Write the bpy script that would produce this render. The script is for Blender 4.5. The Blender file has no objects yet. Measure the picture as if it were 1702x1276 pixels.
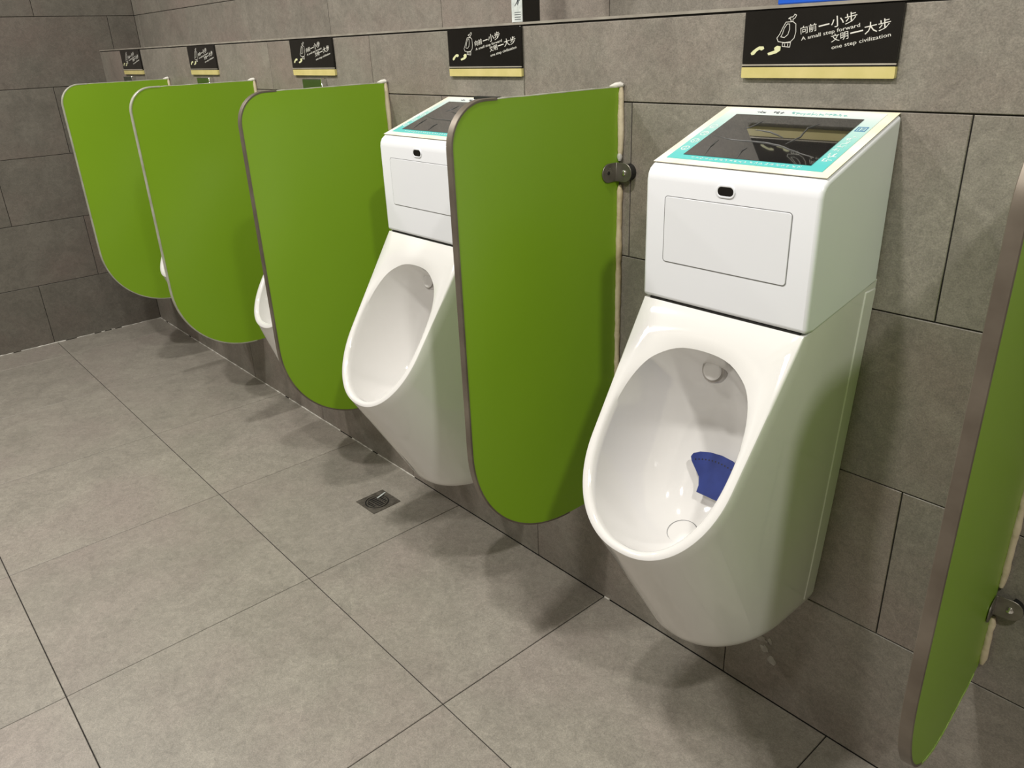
import bpy, bmesh, math, random
from mathutils import Vector, Matrix
random.seed(7)
sc = bpy.context.scene
C = sc.collection

# ------------------------------------------------------------------ camera
CX, CY, CZ = -0.00892, -1.19920, 1.30012
YAW, PITCH, ROLL, FPX = 2.434898, -0.413027, -0.041849, 1298.724
f = Vector((math.cos(PITCH)*math.cos(YAW), math.cos(PITCH)*math.sin(YAW), math.sin(PITCH)))
r0 = f.cross(Vector((0, 0, 1))).normalized(); u0 = r0.cross(f)
r = math.cos(ROLL)*r0 + math.sin(ROLL)*u0
u = -math.sin(ROLL)*r0 + math.cos(ROLL)*u0
cam = bpy.data.cameras.new('camera'); camo = bpy.data.objects.new('camera', cam); C.objects.link(camo)
cam.sensor_width = 36; cam.lens = FPX/1702*36; cam.clip_start = .02
camo.matrix_world = Matrix(((r.x, u.x, -f.x, CX), (r.y, u.y, -f.y, CY), (r.z, u.z, -f.z, CZ), (0, 0, 0, 1)))
sc.camera = camo
# ------------------------------------------------------------------ world, lamps, exposure
w = bpy.data.worlds.new('world'); sc.world = w; w.use_nodes = True
w.node_tree.nodes['Background'].inputs[0].default_value = (.9, .95, 1, 1)
w.node_tree.nodes['Background'].inputs[1].default_value = .15
sc.view_settings.view_transform = 'Standard'; sc.view_settings.look = 'None'
sc.view_settings.gamma = 1; sc.view_settings.use_curve_mapping = False
sc.view_settings.exposure = 0.0
CEIL = 2.72
LAMPS = [(.75, -1.2, 34, .13), (-.85, -1.15, 29, .13), (-2.35, -1.2, 32, .13), (-3.6, -1.25, 23, .13), (-.6, -2.3, 17, .3), (-2.8, -2.3, 20, .3)]
for lx, ly, pw, sz in LAMPS:
    l = bpy.data.lights.new('ceiling_lamp', 'AREA'); l.shape = 'DISK'; l.size = sz; l.energy = pw
    l.color = (1, .97, .92)
    lo = bpy.data.objects.new('ceiling_lamp', l); C.objects.link(lo); lo.location = (lx, ly, CEIL-.02)

# ------------------------------------------------------------------ materials
def mat(name, col, rough=.5, metal=0., **kw):
    m = bpy.data.materials.new(name); m.use_nodes = True
    b = m.node_tree.nodes['Principled BSDF']
    b.inputs['Base Color'].default_value = (*col, 1)
    b.inputs['Roughness'].default_value = rough
    b.inputs['Metallic'].default_value = metal
    for k, v in kw.items(): b.inputs[k.replace('_', ' ')].default_value = v
    return m
def nd(m, t, **kw):
    n = m.node_tree.nodes.new(t)
    for k, v in kw.items(): setattr(n, k, v)
    return n
def noisy(m, c1, c2, scale=8, bump=0., bscale=60, stretch=None, detail=6):
    nt = m.node_tree; b = nt.nodes['Principled BSDF']
    tc = nd(m, 'ShaderNodeTexCoord'); n = nd(m, 'ShaderNodeTexNoise')
    n.inputs['Scale'].default_value = scale; n.inputs['Detail'].default_value = detail
    src = tc.outputs['Object']
    if stretch:
        mp = nd(m, 'ShaderNodeMapping'); mp.inputs['Scale'].default_value = stretch
        nt.links.new(src, mp.inputs[0]); src = mp.outputs[0]
    nt.links.new(src, n.inputs['Vector'])
    cr = nd(m, 'ShaderNodeValToRGB'); cr.color_ramp.elements[0].position = .3; cr.color_ramp.elements[1].position = .7
    cr.color_ramp.elements[0].color = (*c1, 1); cr.color_ramp.elements[1].color = (*c2, 1)
    nt.links.new(n.outputs[0], cr.inputs[0]); nt.links.new(cr.outputs[0], b.inputs['Base Color'])
    if bump:
        n2 = nd(m, 'ShaderNodeTexNoise'); n2.inputs['Scale'].default_value = bscale
        nt.links.new(tc.outputs['Object'], n2.inputs['Vector'])
        bp = nd(m, 'ShaderNodeBump'); bp.inputs['Strength'].default_value = bump; bp.inputs['Distance'].default_value = .002
        nt.links.new(n2.outputs[0], bp.inputs['Height']); nt.links.new(bp.outputs[0], b.inputs['Normal'])
    return m
def stone(name, a, b_, c_, rough, var=.06, stain=False):
    """mottled cement-look porcelain: world-scaled clouds, fine grain, pinkish and greenish drifts, a tone per tile"""
    m = bpy.data.materials.new(name); m.use_nodes = True; nt = m.node_tree
    b = nt.nodes['Principled BSDF']; L = nt.links.new
    tc = nd(m, 'ShaderNodeTexCoord'); oi = nd(m, 'ShaderNodeObjectInfo')
    off = nd(m, 'ShaderNodeVectorMath', operation='MULTIPLY_ADD')
    L(oi.outputs['Random'], off.inputs[0]); off.inputs[1].default_value = (37, 51, 23)
    L(tc.outputs['Object'], off.inputs[2])
    def noise(s, d, rg=.6, dist=0):
        n = nd(m, 'ShaderNodeTexNoise'); n.inputs['Scale'].default_value = s; n.inputs['Detail'].default_value = d
        n.inputs['Roughness'].default_value = rg; n.inputs['Distortion'].default_value = dist
        L(off.outputs[0], n.inputs['Vector']); return n
    n1 = noise(7.5, 12, .78, .5); n2 = noise(2.6, 5, .6); n3 = noise(420, 2, .7); n4 = noise(48, 8, .75, 1.2)
    r1 = nd(m, 'ShaderNodeValToRGB'); e = r1.color_ramp.elements
    e[0].position = .34; e[1].position = .68; e[0].color = (*a, 1); e[1].color = (*b_, 1); L(n1.outputs[0], r1.inputs[0])
    mx = nd(m, 'ShaderNodeMix', data_type='RGBA'); mx.inputs['B'].default_value = (*c_, 1)
    mr = nd(m, 'ShaderNodeMapRange'); mr.inputs[1].default_value = .45; mr.inputs[2].default_value = .7; mr.inputs[4].default_value = .7
    L(n2.outputs[0], mr.inputs[0]); L(mr.outputs[0], mx.inputs['Factor']); L(r1.outputs[0], mx.inputs['A'])
    # fine grain and veins
    g = nd(m, 'ShaderNodeMath', operation='MULTIPLY_ADD'); L(n3.outputs[0], g.inputs[0]); g.inputs[1].default_value = 1.0; g.inputs[2].default_value = .5
    g2 = nd(m, 'ShaderNodeMath', operation='MULTIPLY_ADD'); L(n4.outputs[0], g2.inputs[0]); g2.inputs[1].default_value = 1.0; g2.inputs[2].default_value = .5
    g3 = nd(m, 'ShaderNodeMath', operation='MULTIPLY'); L(g.outputs[0], g3.inputs[0]); L(g2.outputs[0], g3.inputs[1])
    v = nd(m, 'ShaderNodeMath', operation='MULTIPLY_ADD'); L(oi.outputs['Random'], v.inputs[0]); v.inputs[1].default_value = var*2; v.inputs[2].default_value = 1-var
    g4 = nd(m, 'ShaderNodeMath', operation='MULTIPLY'); L(g3.outputs[0], g4.inputs[0]); L(v.outputs[0], g4.inputs[1])
    sc_ = nd(m, 'ShaderNodeVectorMath', operation='SCALE'); L(mx.outputs['Result'], sc_.inputs[0]); L(g4.outputs[0], sc_.inputs['Scale'])
    L(sc_.outputs[0], b.inputs['Base Color'])
    rr = nd(m, 'ShaderNodeMapRange'); rr.inputs[3].default_value = rough-.08; rr.inputs[4].default_value = rough+.1
    L(n1.outputs[0], rr.inputs[0]); L(rr.outputs[0], b.inputs['Roughness'])
    bp = nd(m, 'ShaderNodeBump'); bp.inputs['Strength'].default_value = .25; bp.inputs['Distance'].default_value = .001
    L(g3.outputs[0], bp.inputs['Height']); L(bp.outputs[0], b.inputs['Normal'])
    return m
M = {}
M['floor_tile'] = stone('floor_tile', (.226, .207, .176), (.308, .283, .240), (.272, .232, .206), .40, .04)
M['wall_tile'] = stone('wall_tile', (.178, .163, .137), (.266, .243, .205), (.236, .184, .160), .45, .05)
M['end_tile_shaded'] = stone('end_tile_shaded', (.112, .102, .085), (.168, .154, .128), (.150, .118, .100), .5, .05)  # wall tile colour darkened: the end wall's weaker light is put into it
M['grout'] = noisy(mat('grout', (.01, .009, .008), .95), (.008, .007, .006), (.018, .016, .013), 40)
M['ceiling'] = noisy(mat('ceiling', (.55, .55, .53), .9), (.52, .52, .5), (.58, .58, .56), 3)
M['plain_wall'] = noisy(mat('plain_wall', (.2, .18, .15), .7), (.17, .155, .13), (.24, .22, .18), 4)
M['green'] = noisy(mat('green', (.15, .30, .012), .38, Coat_Weight=.15, Coat_Roughness=.25), (.205, .375, .011), (.22, .395, .014), 2.5, bump=.05, bscale=300)
M['green_chip'] = noisy(mat('green_chip', (.3, .42, .1), .7), (.22, .36, .05), (.4, .5, .18), 60, bump=.6)
M['edge_metal'] = noisy(mat('edge_metal', (.3, .26, .22), .42, .5), (.13, .106, .082), (.22, .188, .15), 14, bump=.05)
M['edge_steel'] = noisy(mat('edge_steel', (.5, .5, .42), .4, .3), (.38, .38, .30), (.55, .55, .46), 30)
M['steel'] = noisy(mat('steel', (.3, .28, .24), .42, .8), (.16, .145, .12), (.30, .28, .24), 30, bump=.08, bscale=200)
M['dark'] = noisy(mat('dark', (.01, .01, .01), .5), (.006, .006, .006), (.014, .013, .012), 30)
M['caulk'] = noisy(mat('caulk', (.6, .5, .33), .6), (.44, .35, .21), (.68, .60, .43), 25, bump=.8, bscale=90, stretch=(1, 1, .3))
M['white_caulk'] = noisy(mat('white_caulk', (.7, .68, .62), .5), (.3, .28, .24), (.8, .78, .72), 30, bump=.6)
M['ceramic'] = noisy(mat('ceramic', (.8, .79, .77), .07, Coat_Weight=.5, Coat_Roughness=.03), (.70, .685, .665), (.735, .725, .705), 2)
M['plastic'] = noisy(mat('plastic', (.78, .78, .8), .2), (.73, .74, .775), (.76, .77, .80), 2)
M['seam'] = noisy(mat('seam', (.2, .2, .2), .6), (.16, .16, .16), (.24, .24, .24), 30)
M['screen'] = noisy(mat('screen', (.012, .012, .012), .06, Coat_Weight=1, Coat_Roughness=.02), (.010, .010, .010), (.022, .02, .018), 12)
M['black_gloss'] = noisy(mat('black_gloss', (.008, .007, .006), .12), (.007, .006, .005), (.012, .011, .010), 8)
M['print_white'] = noisy(mat('print_white', (.75, .8, .78), .5), (.7, .78, .76), (.8, .85, .83), 30)
M['print_dark'] = noisy(mat('print_dark', (.05, .06, .07), .5), (.04, .05, .06), (.08, .09, .1), 30)
M['print_blue'] = noisy(mat('print_blue', (.08, .22, .4), .5), (.07, .2, .38), (.1, .26, .44), 30)
M['print_teal'] = noisy(mat('print_teal', (.2, .55, .52), .5), (.18, .5, .48), (.26, .62, .58), 30)
M['sign_text'] = noisy(mat('sign_text', (.75, .73, .66), .4), (.68, .66, .6), (.8, .78, .72), 30)
M['sign_foot'] = noisy(mat('sign_foot', (.72, .72, .42), .4), (.68, .68, .38), (.78, .78, .5), 30)
M['sign_gold'] = noisy(mat('sign_gold', (.62, .53, .2), .35), (.58, .50, .19), (.68, .58, .25), 20)
M['sign_line'] = noisy(mat('sign_line', (.6, .55, .45), .3, .3), (.5, .45, .38), (.65, .6, .5), 20)
M['tape'] = noisy(mat('tape', (.75, .66, .42), .55), (.78, .72, .52), (.88, .85, .76), 16)
M['blue_mat'] = noisy(mat('blue_mat', (.02, .04, .2), .4), (.013, .026, .14), (.02, .038, .19), 40)
M['blue'] = noisy(mat('blue', (.01, .1, .6), .35), (.008, .09, .55), (.012, .12, .66), 10)
M['sticker'] = noisy(mat('sticker', (.6, .63, .62), .3), (.5, .54, .53), (.7, .74, .72), 90)
M['clear_plastic'] = noisy(mat('clear_plastic', (.45, .43, .41), .12, .3, Coat_Weight=.6), (.36, .34, .32), (.52, .50, .48), 20)
M['chrome'] = noisy(mat('chrome', (.8, .8, .78), .1, 1), (.7, .7, .68), (.85, .85, .83), 10)
M['drain_metal'] = noisy(mat('drain_metal', (.22, .2, .18), .4, .6), (.10, .09, .075), (.22, .20, .17), 60, bump=.3)
M['sensor_steel'] = noisy(mat('sensor_steel', (.2, .24, .18), .12, .9), (.16, .2, .15), (.26, .30, .24), 8)
M['coping'] = noisy(mat('coping', (.34, .31, .27), .5), (.24, .215, .18), (.36, .33, .28), 25)
M['limescale'] = noisy(mat('limescale', (.3, .28, .25), .8), (.27, .25, .22), (.42, .4, .36), 60)
# teal label, printed gradient from teal (front) to white (back) in its own Y
m = M['label'] = mat('label', (.1, .5, .5), .25); nt = m.node_tree
tc = nd(m, 'ShaderNodeTexCoord'); sx = nd(m, 'ShaderNodeSeparateXYZ'); cr = nd(m, 'ShaderNodeValToRGB'); mr = nd(m, 'ShaderNodeMapRange')
nt.links.new(tc.outputs['Object'], sx.inputs[0]); nt.links.new(sx.outputs[1], mr.inputs[0])
mr.inputs[1].default_value = .02; mr.inputs[2].default_value = .197
nt.links.new(mr.outputs[0], cr.inputs[0]); e = cr.color_ramp.elements
e[0].position = .08; e[0].color = (.11, .55, .53, 1); e[1].position = 1; e[1].color = (.78, .8, .8, 1)
x = e.new(.45); x.color = (.28, .62, .57, 1); x = e.new(.85); x.color = (.60, .74, .71, 1)
nt.links.new(cr.outputs[0], m.node_tree.nodes['Principled BSDF'].inputs['Base Color'])

# ------------------------------------------------------------------ helpers
def obj(name, me, m=None, parent=None, loc=None):
    if isinstance(me, bmesh.types.BMesh):
        bm = me; bmesh.ops.recalc_face_normals(bm, faces=bm.faces)
        me = bpy.data.meshes.new(name); bm.to_mesh(me); bm.free()
    if m is not None and not me.materials: me.materials.append(M[m])
    o = bpy.data.objects.new(name, me); C.objects.link(o)
    if parent: o.parent = parent
    if loc: o.location = loc
    return o
def smooth(o, ang=35):
    me = o.data
    for p in me.polygons: p.use_smooth = True
    me.set_sharp_from_angle(angle=math.radians(ang)); return o
def bevel(o, w_, seg=3, ang=40):
    md = o.modifiers.new('bevel', 'BEVEL'); md.width = w_; md.segments = seg; md.limit_method = 'ANGLE'; md.angle_limit = math.radians(ang)
    return smooth(o, 50)
def tag(o, label, cat, group=None):
    o['label'] = label; o['category'] = cat
    if group: o['group'] = group
    return o
def thing(name, label, cat, loc, group=None, rz=0):
    o = bpy.data.objects.new(name, None); C.objects.link(o); o.location = loc; o.rotation_euler.z = rz
    o.empty_display_size = .1
    return tag(o, label, cat, group)
def box(bm, x0, x1, y0, y1, z0, z1):
    v = [bm.verts.new(p) for p in ((x0,y0,z0),(x1,y0,z0),(x1,y1,z0),(x0,y1,z0),(x0,y0,z1),(x1,y0,z1),(x1,y1,z1),(x0,y1,z1))]
    for q in ((3,2,1,0),(4,5,6,7),(0,1,5,4),(1,2,6,5),(2,3,7,6),(3,0,4,7)): bm.faces.new([v[i] for i in q])
    return bm
def bx(*a): return box(bmesh.new(), *a)
def prism(pts, h0, h1, axis=2, bm=None):
    """extrude a closed 2D outline; axis = extrusion axis, pts give the two others in order"""
    bm = bm or bmesh.new()
    def P(a, b, h):
        return {0: (h, a, b), 1: (a, h, b), 2: (a, b, h)}[axis]
    A = [bm.verts.new(P(a, b, h0)) for a, b in pts]; B = [bm.verts.new(P(a, b, h1)) for a, b in pts]
    n = len(pts)
    bm.faces.new(A); bm.faces.new(B[::-1])
    for i in range(n): bm.faces.new((A[i], A[(i+1) % n], B[(i+1) % n], B[i]))
    return bm
def rrect(x0, x1, y0, y1, r_, n=5):
    out = []
    for cx, cy, a0 in ((x1-r_, y1-r_, 0), (x0+r_, y1-r_, 90), (x0+r_, y0+r_, 180), (x1-r_, y0+r_, 270)):
        for k in range(n+1):
            a = math.radians(a0+90*k/n); out.append((cx+r_*math.cos(a), cy+r_*math.sin(a)))
    return out
def ring(outer, inner, h0, h1, axis=2, bm=None):
    bm = bm or bmesh.new(); n = len(outer)
    def P(a, b, h): return {0: (h, a, b), 1: (a, h, b), 2: (a, b, h)}[axis]
    V = [[bm.verts.new(P(a, b, h)) for a, b in L] for L, h in ((outer, h0), (outer, h1), (inner, h1), (inner, h0))]
    for k in range(4):
        A, B = V[k], V[(k+1) % 4]
        for i in range(n): bm.faces.new((A[i], A[(i+1) % n], B[(i+1) % n], B[i]))
    return bm
def circle(cx, cy, r_, n=24): return [(cx+r_*math.cos(2*math.pi*k/n), cy+r_*math.sin(2*math.pi*k/n)) for k in range(n)]
def ribbon(bm, pts, wd, h0, h1, axis=1, closed=False):
    """flat printed stroke along a polyline, one thin quad prism per segment"""
    n = len(pts)
    for i in range(n if closed else n-1):
        (a, b), (c, d) = pts[i], pts[(i+1) % n]
        L = math.hypot(c-a, d-b) or 1e-6; ux, uy = (c-a)/L, (d-b)/L; e_ = wd*.35
        nx, ny = -uy*wd/2, ux*wd/2; a -= ux*e_; b -= uy*e_; c += ux*e_; d += uy*e_
        prism([(a+nx, b+ny), (a-nx, b-ny), (c-nx, d-ny), (c+nx, d+ny)], h0, h1, axis, bm)
    return bm
def tube(bm, pts, rad, n=8):
    rings = []
    for i, p in enumerate(pts):
        p = Vector(p); a = Vector(pts[max(i-1, 0)]); b = Vector(pts[min(i+1, len(pts)-1)]); t = (b-a).normalized()
        s = t.cross(Vector((0.13, .37, .92))).normalized(); q = t.cross(s)
        rr = rad[i] if isinstance(rad, (list, tuple)) else rad
        rings.append([bm.verts.new(p+rr*(math.cos(2*math.pi*k/n)*s+math.sin(2*math.pi*k/n)*q)) for k in range(n)])
    for A, B in zip(rings, rings[1:]):
        for k in range(n): bm.faces.new((A[k], A[(k+1) % n], B[(k+1) % n], B[k]))
    bm.faces.new(rings[0][::-1]); bm.faces.new(rings[-1]); return bm

# ------------------------------------------------------------------ setting
T = .6; H = .2965; XE = -4.321; YB = .192; ZL = 1.3345; XR = 1.5; YF = -2.7
WX = -.432; GX = -1.088; GY = -.511
GAP = .0022
TH = .008
_tm = {}
def tile_mesh(a, b, mname, ch=.0009):
    """chamfered slab a x b, face up +Z, origin at the middle of its face"""
    key = (round(a, 4), round(b, 4), mname)
    if key in _tm: return _tm[key]
    bm = bmesh.new(); rows = []
    for (ia, z) in ((0, -TH), (0, -ch), (ch, 0)):
        x_, y_ = a/2-ia, b/2-ia
        rows.append([bm.verts.new(p) for p in ((-x_, -y_, z), (x_, -y_, z), (x_, y_, z), (-x_, y_, z))])
    for A, B in zip(rows, rows[1:]):
        for i in range(4): bm.faces.new((A[i], A[(i+1) % 4], B[(i+1) % 4], B[i]))
    bm.faces.new(rows[-1])
    me = bpy.data.meshes.new('tile'); bm.to_mesh(me); bm.free(); me.materials.append(M[mname]); _tm[key] = me
    return me
def lay(parent, a0, a1, b0, b1, place, mname):
    """one tile filling a0..a1 x b0..b1 of the surface (joint gap taken off), `place` puts it in the world"""
    a, b = a1-a0-GAP, b1-b0-GAP
    if a < .012 or b < .012: return
    o = bpy.data.objects.new('tile', tile_mesh(a, b, mname)); C.objects.link(o); o.parent = parent
    place(o, (a0+a1)/2, (b0+b1)/2)
def struct(name, bm, m):
    o = obj(name, bm, m); o['kind'] = 'structure'; return o
def row(parent, lo, hi, joints, b0, b1, place, mname):
    js = [lo]+sorted(j for j in joints if lo+.005 < j < hi-.005)+[hi]
    for a0, a1 in zip(js, js[1:]): lay(parent, a0, a1, b0, b1, place, mname)
def jit(): return random.uniform(-.0003, .0003)
# floor: face at z = 0
floor = struct('floor', bx(XE-.2, XR+.1, YF-.1, YB+.3, -.06, -.0025), 'grout')
def pf(o, a, b): o.location = (a, b, jit()*.6)
xs = [GX+T*k for k in range(-7, 6)]; ys = [GY-T*k for k in range(0, 5)]
yy = [0]+[y for y in ys if y > YF]+[YF]
for y1, y0 in zip(yy, yy[1:]): row(floor, XE, XR, xs, y0, y1, pf, 'floor_tile')
# urinal wall: lower half wall face at y = 0, top at ZL
wb = struct('wall_back', bx(XE-.1, XR+.1, .0025, YB+.2, 0, ZL-.002), 'grout')
def pwy(y):
    def g(o, a, b): o.location = (a, y+jit(), b); o.rotation_euler = (math.pi/2, 0, 0)
    return g
even = [WX+.3+T*k for k in range(-8, 5)]; odd = [WX+T*k for k in range(-8, 5)]
for k in range(5):
    js = [even, odd, even, odd, [j for j in even if abs(j-(WX-.3)) > .01]][k]
    row(wb, XE, XR, js, H*k, H*(k+1) if k < 4 else ZL-.006, pwy(0), 'wall_tile')
# recessed upper wall
wu = struct('wall_back_upper', bx(XE-.1, XR+.1, YB+.0025, YB+.2, ZL, CEIL), 'grout')
ju = [-1.86+T*k for k in range(-4, 6)]; jl = [-1.265-.3+T*k+.3 for k in range(-5, 6)]
row(wu, XE, XR, jl, ZL, H*5, pwy(YB), 'wall_tile')
z = H*5; k = 0
while z < CEIL-.02:
    row(wu, XE, XR, [j+(.3 if k % 2 == 0 else 0) for j in jl], z, min(z+H, CEIL), pwy(YB), 'wall_tile'); z += H; k += 1
# ledge coping with its pale front edge
cop = struct('trim_1', bx(XE+.001, XR, -.0006, YB, ZL-.0035, ZL+.001), 'coping')
def pcop(o, a, b): o.location = (a, b, ZL+.0022)
# end wall: face at x = XE
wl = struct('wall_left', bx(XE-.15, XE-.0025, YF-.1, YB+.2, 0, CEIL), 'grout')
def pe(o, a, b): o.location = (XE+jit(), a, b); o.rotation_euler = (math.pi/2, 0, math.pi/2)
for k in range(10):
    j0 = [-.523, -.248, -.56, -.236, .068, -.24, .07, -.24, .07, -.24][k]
    row(wl, YF, YB if k >= 4 else 0.0, [j0-T*i for i in range(6)], H*k, min(H*(k+1), CEIL), pe, 'end_tile_shaded')
# walls behind the camera and the ceiling close the room
wf = struct('wall_front', bx(XE-.1, XR+.1, YF-.1, YF, 0, CEIL), 'plain_wall')
wr = struct('wall_right', bx(XR, XR+.1, YF-.1, YB+.2, 0, CEIL), 'plain_wall')
ce = struct('ceiling', bx(XE-.1, XR+.1, YF-.1, YB+.2, CEIL, CEIL+.08), 'ceiling')
# white sealant lines where the walls meet the floor (worn away in places)
def bead_line(name, p0, p1, rad, segs, keep, m, parent=None):
    bm = bmesh.new(); p0 = Vector(p0); p1 = Vector(p1); run = []
    for i in range(segs+1):
        t = i/segs
        if keep(t): run.append((tuple(p0.lerp(p1, t)+Vector((0, 0, random.uniform(-.0004, .0004)))), rad*random.uniform(.55, 1.25)))
        if (not keep(t) or i == segs) and len(run) > 1: tube(bm, [q[0] for q in run], [q[1] for q in run], 6); run = []
        if not keep(t): run = []
    return smooth(obj(name, bm, m, parent), 60)
rs = random.Random(3)
hb = [rs.random() for _ in range(400)]
b1_ = bead_line('trim_2', (XE, -.001, .001), (XR, -.001, .001), .0026, 340, lambda t: (t < .42 and hb[int(t*340)] > .04) or hb[int(t*340)] > .9, 'white_caulk'); b1_['kind'] = 'structure'
b2_ = bead_line('trim_3', (XE+.001, -.0, .001), (XE+.001, YF, .001), .0026, 160, lambda t: hb[int(t*160)+100] > .1, 'white_caulk'); b2_['kind'] = 'structure'
# pale limescale runs on the wall tile below the nearest urinal: a thin crust
bm = bmesh.new()
def blob(bm, cx, cz, rx, rz, y0=-.0002, y1=-.0009, n=12, seed=0):
    q = random.Random(seed)
    prism([(cx+rx*(1+q.uniform(-.35, .35))*math.cos(2*math.pi*k/n), cz+rz*(1+q.uniform(-.35, .35))*math.sin(2*math.pi*k/n)) for k in range(n)], y0, y1, 1, bm)
blob(bm, -.676, .19, .007, .03, seed=1); blob(bm, -.652, .145, .016, .008, seed=2); blob(bm, -.631, .150, .006, .007, seed=4)
blob(bm, -.640, .125, .009, .008, seed=3); blob(bm, -.622, .105, .009, .010, seed=6)
ls = obj('limescale_stain', bm, 'limescale', wb)

# ------------------------------------------------------------------ urinals
def lerp(a, b, t): return a+(b-a)*t
def urinal_bowl(D_rim, z_rim, A, ztop_side, w_top, w_bot, zb, D_bot, rU, opening, nmax, sc_shift, slope_top, name='bowl'):
    """ceramic body. U-shaped horizontal sections cut by the tilted rim plane through A=(y,z) and (-D_rim,z_rim);
    opening = list of (s, half width) of the bowl's mouth measured down that plane"""
    Ay, Az = A; S = Vector((-D_rim-Ay, z_rim-Az)); Ls = S.length; S /= Ls; N = Vector((-S.y, S.x))   # N points into the body
    if N.x < 0: N = -N
    kD = (D_rim-D_bot)/(z_rim-zb)
    def D(z):
        d = D_bot+kD*(z-zb)
        fr = .03
        if z < zb+fr: t = (zb+fr-z)/fr; d -= .022*(1-math.sqrt(max(0, 1-t*t)))
        return d
    def W(z):
        t = (z-zb)/(Az-zb); w_ = lerp(w_bot, w_top, min(1.1, t)**.8)
        fr = .03
        if z < zb+fr: t = (zb+fr-z)/fr; w_ -= .018*(1-math.sqrt(max(0, 1-t*t)))
        return w_
    def Q(c, z):
        # c in [-1,1]: |c|>cs straight side from the wall, else the rounded front
        s = 1 if c >= 0 else -1; a = abs(c); d = D(z); w_ = W(z); r_ = min(rU, d*.7)
        if a > .5:
            t = (1-a)/.5
            return Vector((s*w_, -(d-r_)*t, z))
        ph = a/.5*math.pi/2
        return Vector((s*w_*math.sin(ph)**.9, -(d-r_)-r_*math.cos(ph)**.95, z))
    def g(p): return (p.y-Ay)*N.x+(p.z-Az)*N.y    # <0 : in front of the rim plane
    def ztop(c):
        hi_ = Az+.0
        def cap(p): return max(-g(p), p.z-(Az+slope_top*(Ay-0-(-0)+ (p.y-Ay))/1.0) if False else p.z-(Az+slope_top*(p.y-Ay)))
        lo, hi = zb+.05, 1.2
        for _ in range(40):
            mid = (lo+hi)/2
            if cap(Q(c, mid)) > 0: hi = mid
            else: lo = mid
        return lo
    # column positions; make sure one sits at the corner between rim and top
    cs = [-1+2*i/112 for i in range(113)]
    zt = [ztop(c) for c in cs]
    # locate corner: where top point leaves rim plane
    def onrim(c): p = Q(c, ztop(c)); return abs(g(p)) < 1e-4
    cr_ = 0
    lo, hi = 0., 1.
    for _ in range(40):
        mid = (lo+hi)/2
        if onrim(mid): lo = mid
        else: hi = mid
    cc = lo
    nr, ns = 76, 10
    cols = [-1+(1-cc)*i/ns for i in range(ns)]+[-cc+2*cc*i/nr for i in range(nr+1)]+[cc+(1-cc)*(i+1)/ns for i in range(ns)]
    bm = bmesh.new(); NZ = 26; G = []
    for c in cols:
        z1 = ztop(c); col = []
        for k in range(NZ+1):
            t = k/NZ
            t = t**1.5
            col.append(bm.verts.new(Q(c, lerp(zb, z1, t))))
        G.append(col)
    for A_, B_ in zip(G, G[1:]):
        for k in range(NZ): bm.faces.new((A_[k], B_[k], B_[k+1], A_[k+1]))
    # underside
    bm.faces.new([c[0] for c in G][::-1])
    # top lip: left side-top columns to right ones
    L = [G[i][-1] for i in range(ns+1)]; R = [G[-1-i][-1] for i in range(ns+1)]
    NT = 16; rows = []
    for a, b in zip(L, R):
        rows.append([a]+[bm.verts.new(a.co.lerp(b.co, j/NT)) for j in range(1, NT)]+[b])
    for A_, B_ in zip(rows, rows[1:]):
        for j in range(NT): bm.faces.new((A_[j], A_[j+1], B_[j+1], B_[j]))
    # rim loop: round the front, then back along the top edge
    loop = [G[i][-1] for i in range(ns, ns+nr+1)]+[rows[-1][j] for j in range(NT-1, 0, -1)]
    # polar match with the opening
    ss = [o_[0] for o_ in opening]; s_mid = (ss[0]+ss[-1])/2
    poly = [(w_, s) for s, w_ in opening]+[(-w_, s) for s, w_ in reversed(opening[1:-1])]
    # resample with a Catmull-Rom so the mouth is a smooth egg
    cat = []
    n = len(poly)
    for i in range(n):
        p0, p1, p2, p3 = [poly[(i+k) % n] for k in (-1, 0, 1, 2)]
        for k in range(8):
            t = k/8
            cat.append(tuple(.5*((2*p1[q])+(-p0[q]+p2[q])*t+(2*p0[q]-5*p1[q]+4*p2[q]-p3[q])*t*t+(-p0[q]+3*p1[q]-3*p2[q]+p3[q])*t**3) for q in (0, 1)))
    def hit(ang):
        dx, dy = math.cos(ang), math.sin(ang); best = None
        for i in range(len(cat)):
            ax, ay = cat[i][0], cat[i][1]-s_mid; bx_, by = cat[(i+1) % len(cat)][0], cat[(i+1) % len(cat)][1]-s_mid
            ex, ey = bx_-ax, by-ay; den = dx*ey-dy*ex
            if abs(den) < 1e-12: continue
            t = (ax*ey-ay*ex)/den; v_ = (ax*dy-ay*dx)/den
            if t > 0 and -1e-6 <= v_ <= 1+1e-6: best = max(best or 0, t)
        return (dx*best, dy*best+s_mid)
    def P3(x_, s, n_): return Vector((x_, Ay+S.x*s+N.x*n_, Az+S.y*s+N.y*n_))
    angs = []
    for v in loop:
        x_ = v.co.x; s = (v.co.y-Ay)*S.x+(v.co.z-Az)*S.y
        angs.append(math.atan2(s-s_mid, x_))
    inner = [hit(a) for a in angs]
    # rounded crest: outer edge -> flat land -> mouth edge -> bowl
    rings = [loop]
    def add(fn):
        rings.append([bm.verts.new(fn(i)) for i in range(len(loop))])
    def os_(i):
        v = loop[i].co; return (v.x, (v.y-Ay)*S.x+(v.z-Az)*S.y)
    cr = .0045
    def ins(i, d):   # inset from outer toward inner by distance d (at most 45 % of the land)
        o_, q = os_(i), inner[i]; L_ = math.hypot(q[0]-o_[0], q[1]-o_[1]); t = min(.42, d/max(L_, 1e-5)); return (lerp(o_[0], q[0], t), lerp(o_[1], q[1], t))
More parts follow.
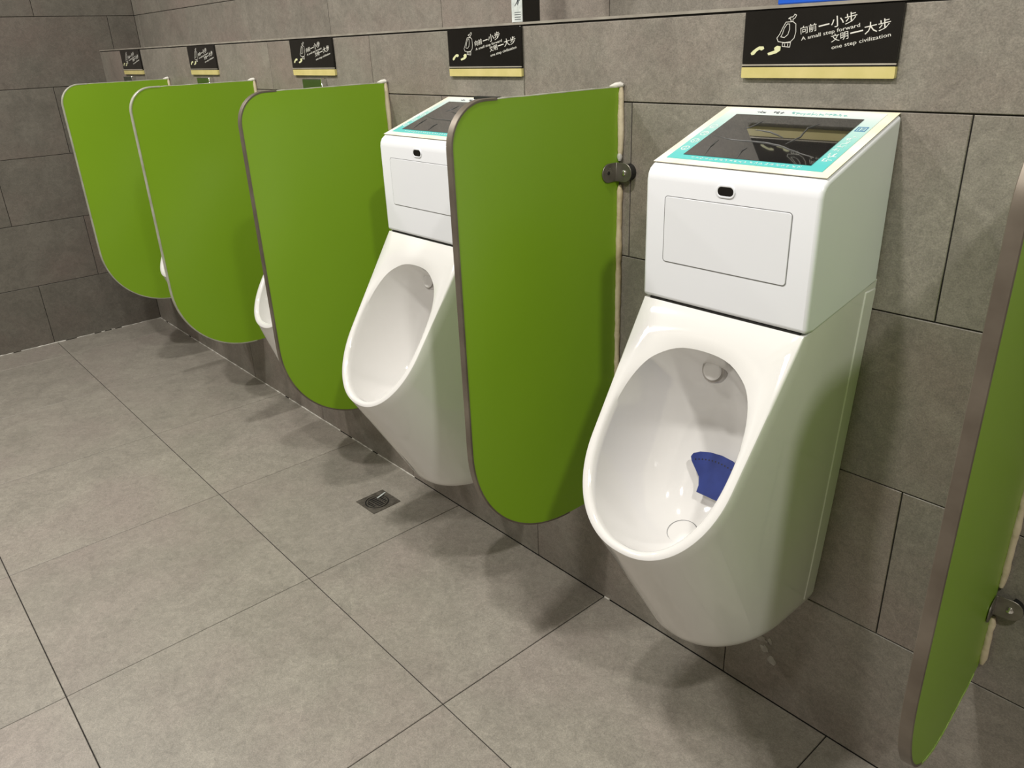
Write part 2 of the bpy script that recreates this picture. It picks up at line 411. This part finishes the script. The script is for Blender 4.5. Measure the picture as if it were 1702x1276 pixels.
    add(lambda i: P3(*ins(i, .0015), -.0028)); add(lambda i: P3(*ins(i, .005), -.0042)); 
    def land(i, t):
        o_, q = os_(i), inner[i]; return (lerp(o_[0], q[0], t), lerp(o_[1], q[1], t))
    add(lambda i: P3(*land(i, .6), -.0042)); add(lambda i: P3(*land(i, .82), -.0030)); add(lambda i: P3(*land(i, 1.0), .0015))
    NB = 26
    for k in range(1, NB):
        a = math.pi/2*(k/NB)
        kk = math.cos(a)**.62; nn = nmax*math.sin(a)**1.0
        sh = sc_shift*math.sin(a)
        add(lambda i: P3(inner[i][0]*kk, s_mid+(inner[i][1]-s_mid)*kk+sh, .0015+nn))
    for A_, B_ in zip(rings, rings[1:]):
        n = len(A_)
        for i in range(n): bm.faces.new((A_[i], A_[(i+1) % n], B_[(i+1) % n], B_[i]))
    bm.faces.new(rings[-1])
    bmesh.ops.recalc_face_normals(bm, faces=bm.faces)
    me = bpy.data.meshes.new(name); bm.to_mesh(me); bm.free()
    def at(xf, a_deg, side):    # point on bowl surface on the s axis (x=0): side -1 = upper, +1 = lower
        a = math.radians(a_deg); i_s = ss[0] if side < 0 else ss[-1]
        return P3(xf, s_mid+(i_s-s_mid)*math.cos(a)**.62+sc_shift*math.sin(a), nmax*math.sin(a))
    return me, at, (S, N)

open1 = [(.062, 0), (.066, .040), (.080, .070), (.105, .096), (.15, .114), (.21, .1205), (.28, .1145), (.33, .096), (.365, .068), (.385, .034), (.390, 0)]
bowl1, at1, (S1, N1) = urinal_bowl(.425, .562, (-.2, .897), .9, .1468, .115, .288, .262, .165, open1, .178, .02, .21)
open2 = [(.05, 0), (.055, .03), (.075, .06), (.11, .09), (.17, .108), (.25, .112), (.33, .098), (.375, .07), (.40, .036), (.405, 0)]
bowl2, at2, _ = urinal_bowl(.300, .528, (-.05, .87), .9, .134, .124, .284, .217, .14, open2, .125, .02, .3)

def disc_on(name, c, nrm, r_, h, m, parent, n=28, dome=.3):
    """low domed button: c centre, nrm outward normal"""
    nrm = Vector(nrm).normalized(); a = nrm.cross(Vector((1, 0, 0))).normalized(); b = nrm.cross(a)
    bm = bmesh.new(); prev = None
    for rr, hh in ((r_, -.004), (r_, h*.5), (r_*.92, h*.9), (r_*.8, h), (r_*.4, h*(1+dome))):
        rg = [bm.verts.new(Vector(c)+nrm*hh+a*rr*math.cos(2*math.pi*k/n)+b*rr*math.sin(2*math.pi*k/n)) for k in range(n)]
        if prev:
            for k in range(n): bm.faces.new((prev[k], prev[(k+1) % n], rg[(k+1) % n], rg[k]))
        prev = rg
    bm.faces.new(prev)
    return smooth(obj(name, bm, m, parent), 40)

# slope frame of the screen housing lid
LA = Vector((0, -.195, 1.1155)); LB = Vector((0, 0, 1.1835)); LD = (LB-LA).normalized(); LN = Vector((0, -LD.z, LD.y))
lid_rot = math.atan2(LD.z, LD.y)
def lid(name, bm, m, parent):
    o = obj(name, bm, m, parent, LA); o.rotation_euler.x = lid_rot; return o

def screen_urinal(label, loc, first=None):
    t = thing('urinal', label, 'urinal', loc, 'wall urinals in the row')
    if first:
        for ch in first.children:
            if ch.name.startswith('drain_mat'): continue
            c = ch.copy(); C.objects.link(c); c.parent = t
            for gch in ch.children:
                d = gch.copy(); C.objects.link(d); d.parent = c
        return t
    b = obj('bowl', bowl1, 'ceramic', t); smooth(b, 40)
    # rear mounting plate against the wall
    bw = [(lerp(.115, .1468, ((z_-.288)/.607)**.8)+.0016, z_) for z_ in (.318, .40, .5, .6, .7, .8, .925)]
    o = obj('back_plate', prism([(a, b) for a, b in bw]+[(-a, b) for a, b in reversed(bw)], -.034, 0, 1), 'ceramic', t); bevel(o, .002, 2)
    obj('gap_strip', bx(-.135, .138, -.2022, -.19, .8955, .9005), 'dark', t)
    # white housing above with sloping lid
    prof = [(0, .934), (-.185, .8985), (-.205, .9015), (-.205, 1.092), (-.2035, 1.101), (-.199, 1.109), (-.190, 1.1155), (0, 1.1825)]
    hs = obj('housing', prism(prof, -.149, .149, 0), 'plastic', t); bevel(hs, .006, 4, 30)
    tri = M['plastic']
    # seam and door on the front
    o = obj('door', prism(rrect(-.109, .109, .966, 1.069, .005), -.2062, -.2030, 1), 'plastic', t); bevel(o, .0006, 1)
    o = obj('door_seam', ring(rrect(-.1102, .1102, .9648, 1.0702, .006), rrect(-.1091, .1091, .9659, 1.0691, .005), -.2054, -.2040, 1), 'seam', t)
    o = obj('sensor_bezel', ring(rrect(-.0165, .0165, 1.0775, 1.0965, .0094), rrect(-.0135, .0135, 1.0805, 1.0935, .0064), -.2064, -.2040, 1), 'plastic', t); bevel(o, .0006, 1)
    o = obj('sensor_window', prism(rrect(-.0135, .0135, 1.0805, 1.0935, .0064), -.2058, -.2040, 1), 'black_gloss', t)
    # lid: tape frame, printed label, display
    lid('tape', ring([(-.146, .004), (.146, .004), (.146, .206), (-.146, .206)], [(-.131, .018), (.131, .018), (.131, .199), (-.131, .199)], .0006, .0014), 'tape', t)
    lb = lid('label_panel', prism([(-.131, .018), (.131, .018), (.131, .199), (-.131, .199)], .0004, .0022), 'label', t)
    dsp = lid('display', prism([(-.1075, .031), (.1075, .031), (.1075, .177), (-.1075, .177)], .0020, .0030), 'screen', t)
    # thin raised grey streaks across the display
    bm = bmesh.new(); q = random.Random(5)
    for L in ([(-.10, .098), (-.06, .088), (0, .086), (.03, .080), (.07, .062), (.10, .052)], [(-.070, .034), (-.078, .060), (-.079, .084)], [(-.012, .034), (-.018, .055), (-.016, .066)],
              [(.035, .085), (.045, .110), (.04, .14), (.05, .155)], [(-.06, .125), (-.05, .14), (-.045, .155)], [(-.04, .125), (-.01, .120), (.02, .105)]):
        P_ = []
        for (a, b_), (c_, d_) in zip(L, L[1:]):
            for k in range(4): P_.append((lerp(a, c_, k/4)+q.uniform(-.0004, .0004), lerp(b_, d_, k/4)+q.uniform(-.0006, .0006), .0030))
        P_.append((*L[-1], .0030)); tube(bm, P_, [.0003+.0011*math.sin(math.pi*(i+.3)/(len(P_)+.3)) for i in range(len(P_))], 6)
    fc = obj('display_streak', bm, 'streak_grey', t, LA); fc.rotation_euler.x = lid_rot; smooth(fc, 60)
    # small printed marks (unreadable in the photograph) as flat strokes
    q = random.Random(11); bm = bmesh.new()
    def glyph(cx, cy, s, bm, rot=0):
        for _ in range(5):
            a, b_ = q.uniform(-s, s)*.5, q.uniform(-s, s)*.5
            L = s*q.uniform(.3, .8); hz = q.random() > .45
            p = [(a-L/2*hz, b_-L/2*(not hz)), (a+L/2*hz, b_+L/2*(not hz))]
            ribbon(bm, [(cx+px, cy+py) for px, py in p], s*.11, .0023, .0026, 2)
    for i in range(3): glyph(.1185, .046+i*.010, .010, bm)
    for i in range(5): glyph(.1185, .082+i*.0095, .0085, bm)
    for i in range(22): glyph(-.085+i*.0085, .0245, .0045, bm)
    for cy in (.052, .078, .104, .130):
        ribbon(bm, circle(-.1195, cy, .0065, 12), .0014, .0023, .0026, 2, True); glyph(-.1195, cy, .008, bm)
    pm = lid('printed_marks', bm, 'print_white', t)
    bm = bmesh.new()
    for i in (0, 1, 3, 4, 5): glyph(-.072+i*.0085, .1885, .0065, bm)
    lid('printed_marks', bm, 'print_dark', t)
    bm = bmesh.new()
    for i in range(11): glyph(-.012+i*.0085, .1885, .0065, bm)
    lid('printed_marks', bm, 'print_teal', t)
    bm = bmesh.new(); ribbon(bm, [(.112, .140), (.126, .140), (.126, .153), (.112, .153)], .0016, .0023, .0026, 2, True)
    ribbon(bm, [(.1155, .143), (.1155, .150)], .0016, .0023, .0026, 2); ribbon(bm, [(.119, .1465), (.123, .1465)], .0013, .0023, .0026, 2); ribbon(bm, [(.119, .143), (.123, .143)], .0013, .0023, .0026, 2)
    ribbon(bm, [(.119, .150), (.123, .150)], .0013, .0023, .0026, 2)
    lid('printed_marks', bm, 'print_blue', t)
    # water spout button, drain cap
    sp = at1(-.004, 20, -1); sn = Vector((0, -.93, .25))
    s_ = disc_on('spout', sp+Vector((0, -.003, 0)), sn, .0225, .006, 'clear_plastic', t)
    disc_on('spout_cap', sp+Vector((0, -.009, .001)), sn, .0165, .004, 'ceramic', s_)
    dp = at1(0, 62, 1); e1 = at1(0, 58, 1); e2 = at1(0, 66, 1); tg = (e2-e1).normalized(); dn = Vector((0, -tg.z, tg.y))
    if dn.z < 0: dn = -dn
    c1 = disc_on('drain_cap_rim', dp, dn, .0285, .0028, 'seam', t, dome=0)
    disc_on('drain_cap', dp, dn, .0263, .0034, 'ceramic', t, dome=.3)
    return t
M['streak_grey'] = noisy(mat('streak_grey', (.07, .07, .068), .3), (.05, .05, .05), (.11, .11, .105), 40)
u1 = screen_urinal('white urinal nearest the camera, with sloping screen on top and blue mat in its bowl', (-.675, 0, 0))
u2 = screen_urinal('white screen-topped urinal without a mat, half hidden behind the second nearest green partition', (-1.456, 0, 0), u1)
# black strip behind the second housing
obj('black_strip', bx(-.036, .045, -.012, 0, 1.181, 1.1885), 'dark', u2)

# blue screen mat in the nearest bowl: thin fan with a row of holes
def fan(r_out):
    pts = [(-.022, 0), (.022, 0), (.022, .012), (.027, .026), (.050, .046), (.0545, .053), (.052, .060), (.040, .067), (.022, .072), (0, .074)]
    pts += [(-a, b) for a, b in reversed(pts[2:-1])]
    return pts
bm = prism([(a, b) for a, b in fan(0)], 0, .0035)
mp = at1(0, 47, -1)
dm = obj('drain_mat', bm, 'blue_mat')
tag(dm, 'dark blue perforated plastic mat lying in the bowl of the nearest urinal', 'mat')
bevel(dm, .0008, 1)
hb_ = bmesh.new()
for k in range(-7, 8):
    a = k*.0062; b_ = .0625-.0095*(a/.045)**2
    prism(circle(a, b_-.002, .0014, 8), .0030, .0037, 2, hb_)
hl = obj('perforation', hb_, 'dark', dm)
MAT = dict(x=.018, y=-.222, z=.583, tilt=62, yaw=0, spin=0)
dm.location = (-.675+MAT['x'], MAT['y'], MAT['z'])
dm.rotation_euler = (math.radians(MAT['tilt']), math.radians(MAT['spin']), math.radians(MAT['yaw']))

# three older urinals without a screen
def old_urinal(label, loc, first=None):
    t = thing('urinal', label, 'urinal', loc, 'wall urinals in the row')
    if first:
        for ch in first.children:
            c = ch.copy(); C.objects.link(c); c.parent = t
        return t
    smooth(obj('bowl', bowl2, 'ceramic', t), 40)
    bm = bmesh.new()     # rounded shoulder closing the top
    prof = [(0, .874), (-.052, .862), (-.050, .885), (-.042, .905), (-.025, .918), (0, .922)]
    o = obj('top_shoulder', prism(prof, -.131, .131, 0, bm), 'ceramic', t); bevel(o, .01, 4, 20)
    sp = at2(0, 26, -1); disc_on('spout', sp, (0, -.95, .1), .017, .006, 'clear_plastic', t)
    dp = at2(0, 66, 1); disc_on('drain_cap', dp, (0, -.3, 1), .024, .004, 'ceramic', t)
    return t
u3 = old_urinal('plain white urinal showing as a strip left of the third green partition from the right', (-2.228, 0, 0))
u4 = old_urinal('white urinal whose small sliver of lip shows between the two farthest green partitions', (-3.075, 0, 0), u3)
u5 = old_urinal('farthest white urinal, in the corner beyond every green partition', (-3.87, 0, 0), u3)

# ------------------------------------------------------------------ partitions
def part_outline():
    P_ = []
    r_ = .072
    for k in range(13):
        a = math.pi/2*k/12; P_.append((-.41+r_-r_*math.sin(a), 1.213-r_+r_*math.cos(a)))
    P_.append((-.41, 1.0)); P_.append((-.41, .80))
    for k in range(25):
        a = math.pi/2*k/24; P_.append((-.15-.26*math.cos(a)**.96, .585-.250*math.sin(a)**.96))
    return P_
OUT = part_outline()
PT = .013
def partition(label, x, rz=0, first=None, chipped=False, PT=.013):
    t = thing('privacy_screen', label, 'privacy screen', (x, 0, 0), 'green privacy partitions between the urinals', rz)
    if first:
        for ch in first.children:
            c = ch.copy(); C.objects.link(c); c.parent = t
            for gch in ch.children:
                d = gch.copy(); C.objects.link(d); d.parent = c
        return t
    outl = [(-.003, 1.213)]+OUT+[(-.06, .335), (-.003, .338)]
    o = obj('panel', prism(outl, -PT+.0004, 0, 0), 'green', t); smooth(o, 30)
    # metal edge strip wrapped round the free edge, lipping a little over both faces
    path = [(-.30, 1.213)]+OUT if not chipped else [(-.30, 1.213)]+OUT[:-9]
    bm = bmesh.new(); secs = []
    full = [(-.31, 1.213)]+path[1:]
    for i, p in enumerate(full):
        a = Vector(full[max(i-1, 0)]); b = Vector(full[min(i+1, len(full)-1)]); tn = (b-a).normalized(); nn = Vector((tn.y, -tn.x))
        if nn.dot(Vector(p)-Vector((-.15, .8))) < 0: nn = -nn
        p = Vector(p); sec = []
        for xx, dd in ((.0008, -.0014), (.0008, .0016), (0, .0024), (-PT, .0024), (-PT-.0008, .0016), (-PT-.0008, -.0016), (-PT+.0006, -.0016), (-PT+.0006, .0002), (-.0002, .0002), (-.0002, -.0014)):
            q_ = p+nn*dd; sec.append(bm.verts.new((xx, q_.x, q_.y)))
        secs.append(sec)
    for A_, B_ in zip(secs, secs[1:]):
        n = len(A_)
        for i in range(n): bm.faces.new((A_[i], A_[(i+1) % n], B_[(i+1) % n], B_[i]))
    bm.faces.new(secs[0]); bm.faces.new(secs[-1][::-1])
    smooth(obj('edge_strip', bm, 'edge_metal', t), 35)
    if chipped:      # broken laminate along the underside
        bm = bmesh.new(); q = random.Random(8); pts = OUT[-10:]+[(-.10, .335), (-.06, .335), (-.02, .338)]
        dense = []
        for (a, b), (c, d) in zip(pts, pts[1:]):
            for k in range(4): dense.append((lerp(a, c, k/4), lerp(b, d, k/4)))
        up = [(a+q.uniform(-.002, .002), b+q.uniform(.001, .004)) for a, b in dense]; dn = [(a, b-q.uniform(.0005, .0035)) for a, b in dense]
        prism(up+dn[::-1], -PT, .001, 0, bm)
        obj('chipped_edge', bm, 'green_chip', t)
    bm = bmesh.new(); tube(bm, [(-.002, lerp(-.31, -.004, k/20), 1.2128+random.uniform(0, .0008)) for k in range(21)], [.0019*random.uniform(.7, 1.2) for _ in range(21)], 6)
    smooth(obj('top_sealant', bm, 'edge_steel', t), 60)
    # sealant bead in the angle with the wall, broken at the brackets
    q = random.Random(4)
    for z0, z1 in ((1.214, 1.086), (1.032, .498), (.44, .345)):
        n = max(4, int(abs(z1-z0)/.012)); P_ = [(.0035+q.uniform(-.0006, .0006), -.0045, lerp(z0, z1, k/n)) for k in range(n+1)]
        bm = bmesh.new(); tube(bm, P_, [.0062*q.uniform(.85, 1.1)*(.6 if k in (0, n) else 1) for k in range(n+1)], 8)
        smooth(obj('sealant_bead', bm, 'caulk', t), 60)
    bm = bmesh.new(); tube(bm, [(-.012, -.02, 1.2145), (-.006, -.012, 1.2165), (.002, -.006, 1.2175), (.008, -.004, 1.2165)], [.002, .0045, .0055, .003], 8)
    smooth(obj('sealant_blob', bm, 'white_caulk', t), 60); bm = bmesh.new()
    tube(bm, [(.003, -.006, 1.078), (.0035, -.006, 1.086), (.003, -.006, 1.092)], [.003, .0058, .004], 8)
    smooth(obj('sealant_blob', bm, 'white_caulk', t), 60)
    for zb_ in (1.058, .470):
        bm = bmesh.new()
        lobe = []
        for k in range(13): a = -math.pi/2+math.pi*k/12; lobe.append((.021+.018*math.cos(a), .018*math.sin(a)))
        # wall leaf
        wl_ = [(.0, -.018)]+[(a, b) for a, b in lobe]+[(.0, .018)]
        prism([(.002+a, zb_+b) for a, b in wl_], -.0155, -.0135, 1, bm)
        pl_ = [(-.0155, zb_-.018)]+[(-.0155-a, zb_+b) for a, b in lobe]+[(-.0155, zb_+.018)]
        prism(pl_, .0012, .0032, 0, bm)
        box(bm, .0012, .0044, -.0165, -.0135, zb_-.018, zb_+.018)
        br = obj('bracket', bm, 'steel', t); bevel(br, .0005, 1)
        sp_ = obj('bracket_pad', prism([(.006+a*.9, zb_+b*.9) for a, b in wl_[1:-1]], -.0136, 0, 1), 'dark', br)
        disc = bmesh.new(); n = 14; prev = None
        for rr, hh in ((.0055, 0), (.0052, -.0016), (.003, -.0032)):
            rg = [disc.verts.new((.023+rr*math.cos(2*math.pi*k/n), -.0155+hh, zb_+rr*math.sin(2*math.pi*k/n))) for k in range(n)]
            if prev:
                for k in range(n): disc.faces.new((prev[k], prev[(k+1) % n], rg[(k+1) % n], rg[k]))
            prev = rg
        disc.faces.new(prev)
        smooth(obj('screw', disc, 'chrome', br), 40)
        obj('screw_hole', prism(circle(-.037, zb_, .0036, 12), .003, .0036, 0), 'dark', br)
    return t
p1 = partition('green partition between the two screen-topped urinals', -1.058)
p2 = partition('green partition behind the half-hidden screen-topped urinal, third from the right edge', -1.868, first=p1)
p3 = partition('green partition second from the far end wall', -2.662, first=p1)
p4 = partition('green partition farthest left, closest to the far end wall', -3.464, first=p1)
for pp in (p3, p4):
    for ch in pp.children:
        if ch.name.startswith('edge_strip'): ch.material_slots[0].link = 'OBJECT'; ch.material_slots[0].material = M['edge_steel']
KILL = []
for ch in p2.children:
    if ch.name.startswith('bracket') and abs(ch.location.z) < 1e-6 and ch.bound_box[0][2] > .8: KILL.append(ch)
for ch in KILL:
    for g_ in list(ch.children): bpy.data.objects.remove(g_)
    bpy.data.objects.remove(ch)
p0 = partition('green partition cut off by the right edge of the photo, seen nearly edge-on', -.267, rz=math.radians(5.4), chipped=True, PT=.014)

# ------------------------------------------------------------------ flush sensor plates beside the older urinals
def flush_sensor(label, x):
    t = thing('flush_sensor', label, 'sensor', (x, 0, 1.097), 'steel flush sensors above the older urinals')
    bevel(obj('plate', bx(-.058, .056, -.016, 0, 0, .124), 'sensor_steel', t), .002, 2)
    bevel(obj('side_frame', bx(.056, .062, -.018, 0, -.001, .126), 'chrome', t), .001, 1)
    obj('sensor_window', prism(rrect(-.03, .03, .03, .06, .006), -.0168, -.0158, 1), 'black_gloss', t)
    return t
flush_sensor('steel flush plate behind the green partition, under the middle sign', -2.243)
flush_sensor('steel flush plate under the second sign from the left', -3.070)
flush_sensor('smallest steel flush plate, under the leftmost sign', -3.935)

# ------------------------------------------------------------------ signs
def text_mesh(s, size, font=None):
    cu = bpy.data.curves.new('text', 'FONT'); cu.body = s; cu.size = size; cu.extrude = .00012; cu.resolution_u = 2; cu.offset = 0
    o = bpy.data.objects.new('text', cu); C.objects.link(o)
    bpy.context.view_layer.update()
    dg = bpy.context.evaluated_depsgraph_get()
    me = bpy.data.meshes.new_from_object(o.evaluated_get(dg)); me.name = 'lettering'
    bpy.data.objects.remove(o); return me
def bbox(me):
    X = [v.co.x for v in me.vertices]; Y = [v.co.y for v in me.vertices]; return min(X), max(X), min(Y), max(Y)
ROT = math.atan2(.0155, .086)
LET = []
def letters(s, x0, z0, x1, h, m='sign_text'):
    """lettering from (x0,z0) rising to x1 with cap height h, fitted to that box"""
    me = text_mesh(s, .02)
    a, b, c, d = bbox(me); wdt = (x1-x0)/math.cos(ROT)
    for v in me.vertices:
        px = (v.co.x-a)/(b-a)*wdt; py = (v.co.y-c)/(d-c)*h; pz = v.co.z
        v.co = (x0+px*math.cos(ROT)-py*math.sin(ROT), -pz-.0003, z0+px*math.sin(ROT)+py*math.cos(ROT))
    LET.append((me, m))
letters('向前', -.0255, .0125, .0000, .0112)
letters('一', .0025, .0218, .0190, .0018); letters('小步', .0225, .0196, .0615, .0150)
letters('A small step forward', -.0235, .0022, .0665, .0068)
letters('文明', .0250, .0000, .0510, .0110)
letters('一', .0530, .0108, .0715, .0018); letters('大步', .0745, .0092, .1115, .0150)
letters('one step civilization', .0270, -.0110, .1130, .0068)
icon = bmesh.new()
for pts, cl in (([(-0.0523, 0.0307), (-0.0574, 0.0222), (-0.0617, 0.0135), (-0.0657, 0.0086), (-0.063, 0.0035), (-0.0521, 0.0019), (-0.0417, 0.0029), (-0.0362, 0.0078), (-0.0343, 0.0164), (-0.0355, 0.0276), (-0.0404, 0.0309)], True),
                ([(-0.0499, 0.0281), (-0.0544, 0.0221), (-0.0566, 0.0146), (-0.0592, 0.0102), (-0.0529, 0.009), (-0.0473, 0.0131), (-0.0452, 0.0205), (-0.046, 0.0279)], True),
                ([(-0.0434, 0.031), (-0.0454, 0.0353), (-0.0484, 0.0354), (-0.0456, 0.0373), (-0.0412, 0.0376), (-0.0386, 0.0411), (-0.0358, 0.0398), (-0.0372, 0.0362), (-0.0408, 0.0344), (-0.041, 0.0309)], True),
                ([(-0.0551, 0.0013), (-0.0552, -0.0036), (-0.0423, -0.0048), (-0.0415, 0.0017)], True), ([(-.0512, .0), (-.0512, -.003)], False), ([(-.046, .0), (-.046, -.003)], False)):
    ribbon(icon, pts, .0009, -.0002, -.0005, 1, cl)
foot = bmesh.new()
for pts in ([(-0.1103, -0.0124), (-0.1061, -0.0085), (-0.1, -0.0047), (-0.0954, -0.0027), (-0.088, -0.0029), (-0.0864, -0.0063), (-0.0906, -0.0088), (-0.0949, -0.0074), (-0.0995, -0.0099), (-0.1039, -0.0146), (-0.1086, -0.0155)],
            [(-0.08, -0.0128), (-0.0724, -0.0104), (-0.0678, -0.0092), (-0.0689, -0.0053), (-0.0639, -0.0023), (-0.0576, -0.0035), (-0.0579, -0.0093), (-0.0643, -0.0131), (-0.0719, -0.015), (-0.0781, -0.016)]):
    prism(pts, -.0002, -.0006, 1, foot)
def sign(label, x, first=None):
    t = thing('sign', label, 'sign', (x, -.0065, 1.28), 'step-forward signs above the urinals')
    if first:
        for ch in first.children:
            c = ch.copy(); C.objects.link(c); c.parent = t
            for gch in ch.children:
                d = gch.copy(); C.objects.link(d); d.parent = c
        return t
    pl = obj('plate', prism(rrect(-.1255, .1255, -.028, .0485, .0015), 0, .0065, 1), 'black_gloss', t); bevel(pl, .0006, 1)
    obj('gold_strip', prism(rrect(-.1255, .1255, -.0495, -.0335, .0015), 0, .0065, 1), 'sign_gold', t)
    obj('backing_strip', bx(-.125, .125, .0004, .0065, -.0335, -.028), 'black_gloss', t)
    obj('silver_line', bx(-.1255, .1255, -.0002, .002, -.0312, -.0291), 'sign_line', t)
    for me, m in LET: obj('lettering', me, m, pl)
    obj('urinal_pictogram', icon, 'sign_text', pl); obj('footprint_pictogram', foot, 'sign_foot', pl)
    return t
s1 = sign('largest black and gold sign, above the nearest urinal, reading A small step forward', -.669)
sign('black and gold step-forward sign above the half-hidden screen-topped urinal', -1.458, s1)
sign('middle black and gold step-forward sign, third from the right', -2.243, s1)
sign('black and gold step-forward sign second from the left', -3.070, s1)
sign('smallest, leftmost black and gold step-forward sign, near the corner', -3.872, s1)

# ------------------------------------------------------------------ things on the ledge
t = thing('upright_box', 'tall slim black box with white printed front, standing on the wall ledge', 'box', (-1.343, .012, ZL+.001))
bevel(obj('case', bx(-.034, 0, 0, .05, 0, .22), 'black_gloss', t), .0012, 1)
fr = obj('printed_front', bx(-.0335, -.0008, -.0012, 0, .001, .219), 'sticker', t)
bm = bmesh.new(); q = random.Random(2)
for k in range(4): ribbon(bm, [(-.024, .006+k*.0045), (-.006, .006+k*.0045)], .0012, -.0012, -.0015, 1)
pts = [(-.024+q.uniform(0, .018), .030+q.uniform(0, .02)) for _ in range(9)]; ribbon(bm, pts, .0012, -.0012, -.0015, 1)
pts = [(-.024+q.uniform(0, .018), .060+q.uniform(0, .03)) for _ in range(9)]; ribbon(bm, pts, .0012, -.0012, -.0015, 1)
obj('printed_marks', bm, 'print_dark', fr)
t = thing('blue_case', 'bright blue case on the ledge, its base just showing over the largest sign', 'case', (-.69, .02, ZL+.001))
bevel(obj('case', bx(-.066, .08, 0, .05, 0, .12), 'blue', t), .003, 2)
obj('lid', bx(-.068, .082, -.002, .052, .12, .135), 'blue', t)

# ------------------------------------------------------------------ floor drain
t = thing('floor_drain', 'small square metal floor drain sunk in the floor tiles', 'drain', (-1.883, -.168, 0), rz=math.radians(1.5))
sq = [(.049*a, .049*b) for a, b in ((1, 1), (0, 1), (-1, 1), (-1, 0), (-1, -1), (0, -1), (1, -1), (1, 0))]
N_ = 32
def sqp(k):
    a = 2*math.pi*k/N_+math.pi/4*0; c_, s_ = math.cos(a), math.sin(a); m_ = max(abs(c_), abs(s_)); return (.0495*c_/m_, .0495*s_/m_)
obj('frame', ring([sqp(k) for k in range(N_)], circle(0, -.004, .0375, N_), .0004, .0022), 'drain_metal', t)
obj('sump', prism(circle(0, -.004, .0385, N_), .0003, .0006), 'dark', t)
bm = bmesh.new()
for k in range(-3, 4):
    L = math.sqrt(max(.004**2, .031**2-(k*.0095)**2)); box(bm, k*.0095-.0014, k*.0095+.0014, -.004-L, -.004+L, .0007, .0018)
for yy_ in (-.018, .010): box(bm, -.03, .03, yy_-.0015, yy_+.0015, .0007, .0016)
obj('grate', bm, 'drain_metal', t)
obj('grate_ring', ring(circle(0, -.004, .0330, N_), circle(0, -.004, .0300, N_), .0006, .0026), 'steel', t)
bm = bmesh.new(); tube(bm, [(-.028, .044, .003), (-.018, .026, .006), (-.014, .006, .0045)], [.002, .0026, .002], 6)
cg = tag(obj('paper_scrap', bm, 'print_white'), 'tiny white stick lying across the square floor drain', 'litter'); cg.location = (-1.883, -.168, 0)
smooth(cg, 60)

for o in bpy.data.objects:
    if o.name.startswith('printed_marks') or o.name.startswith('perforation') or o.name.startswith('display_streak'): o['kind'] = 'stuff'
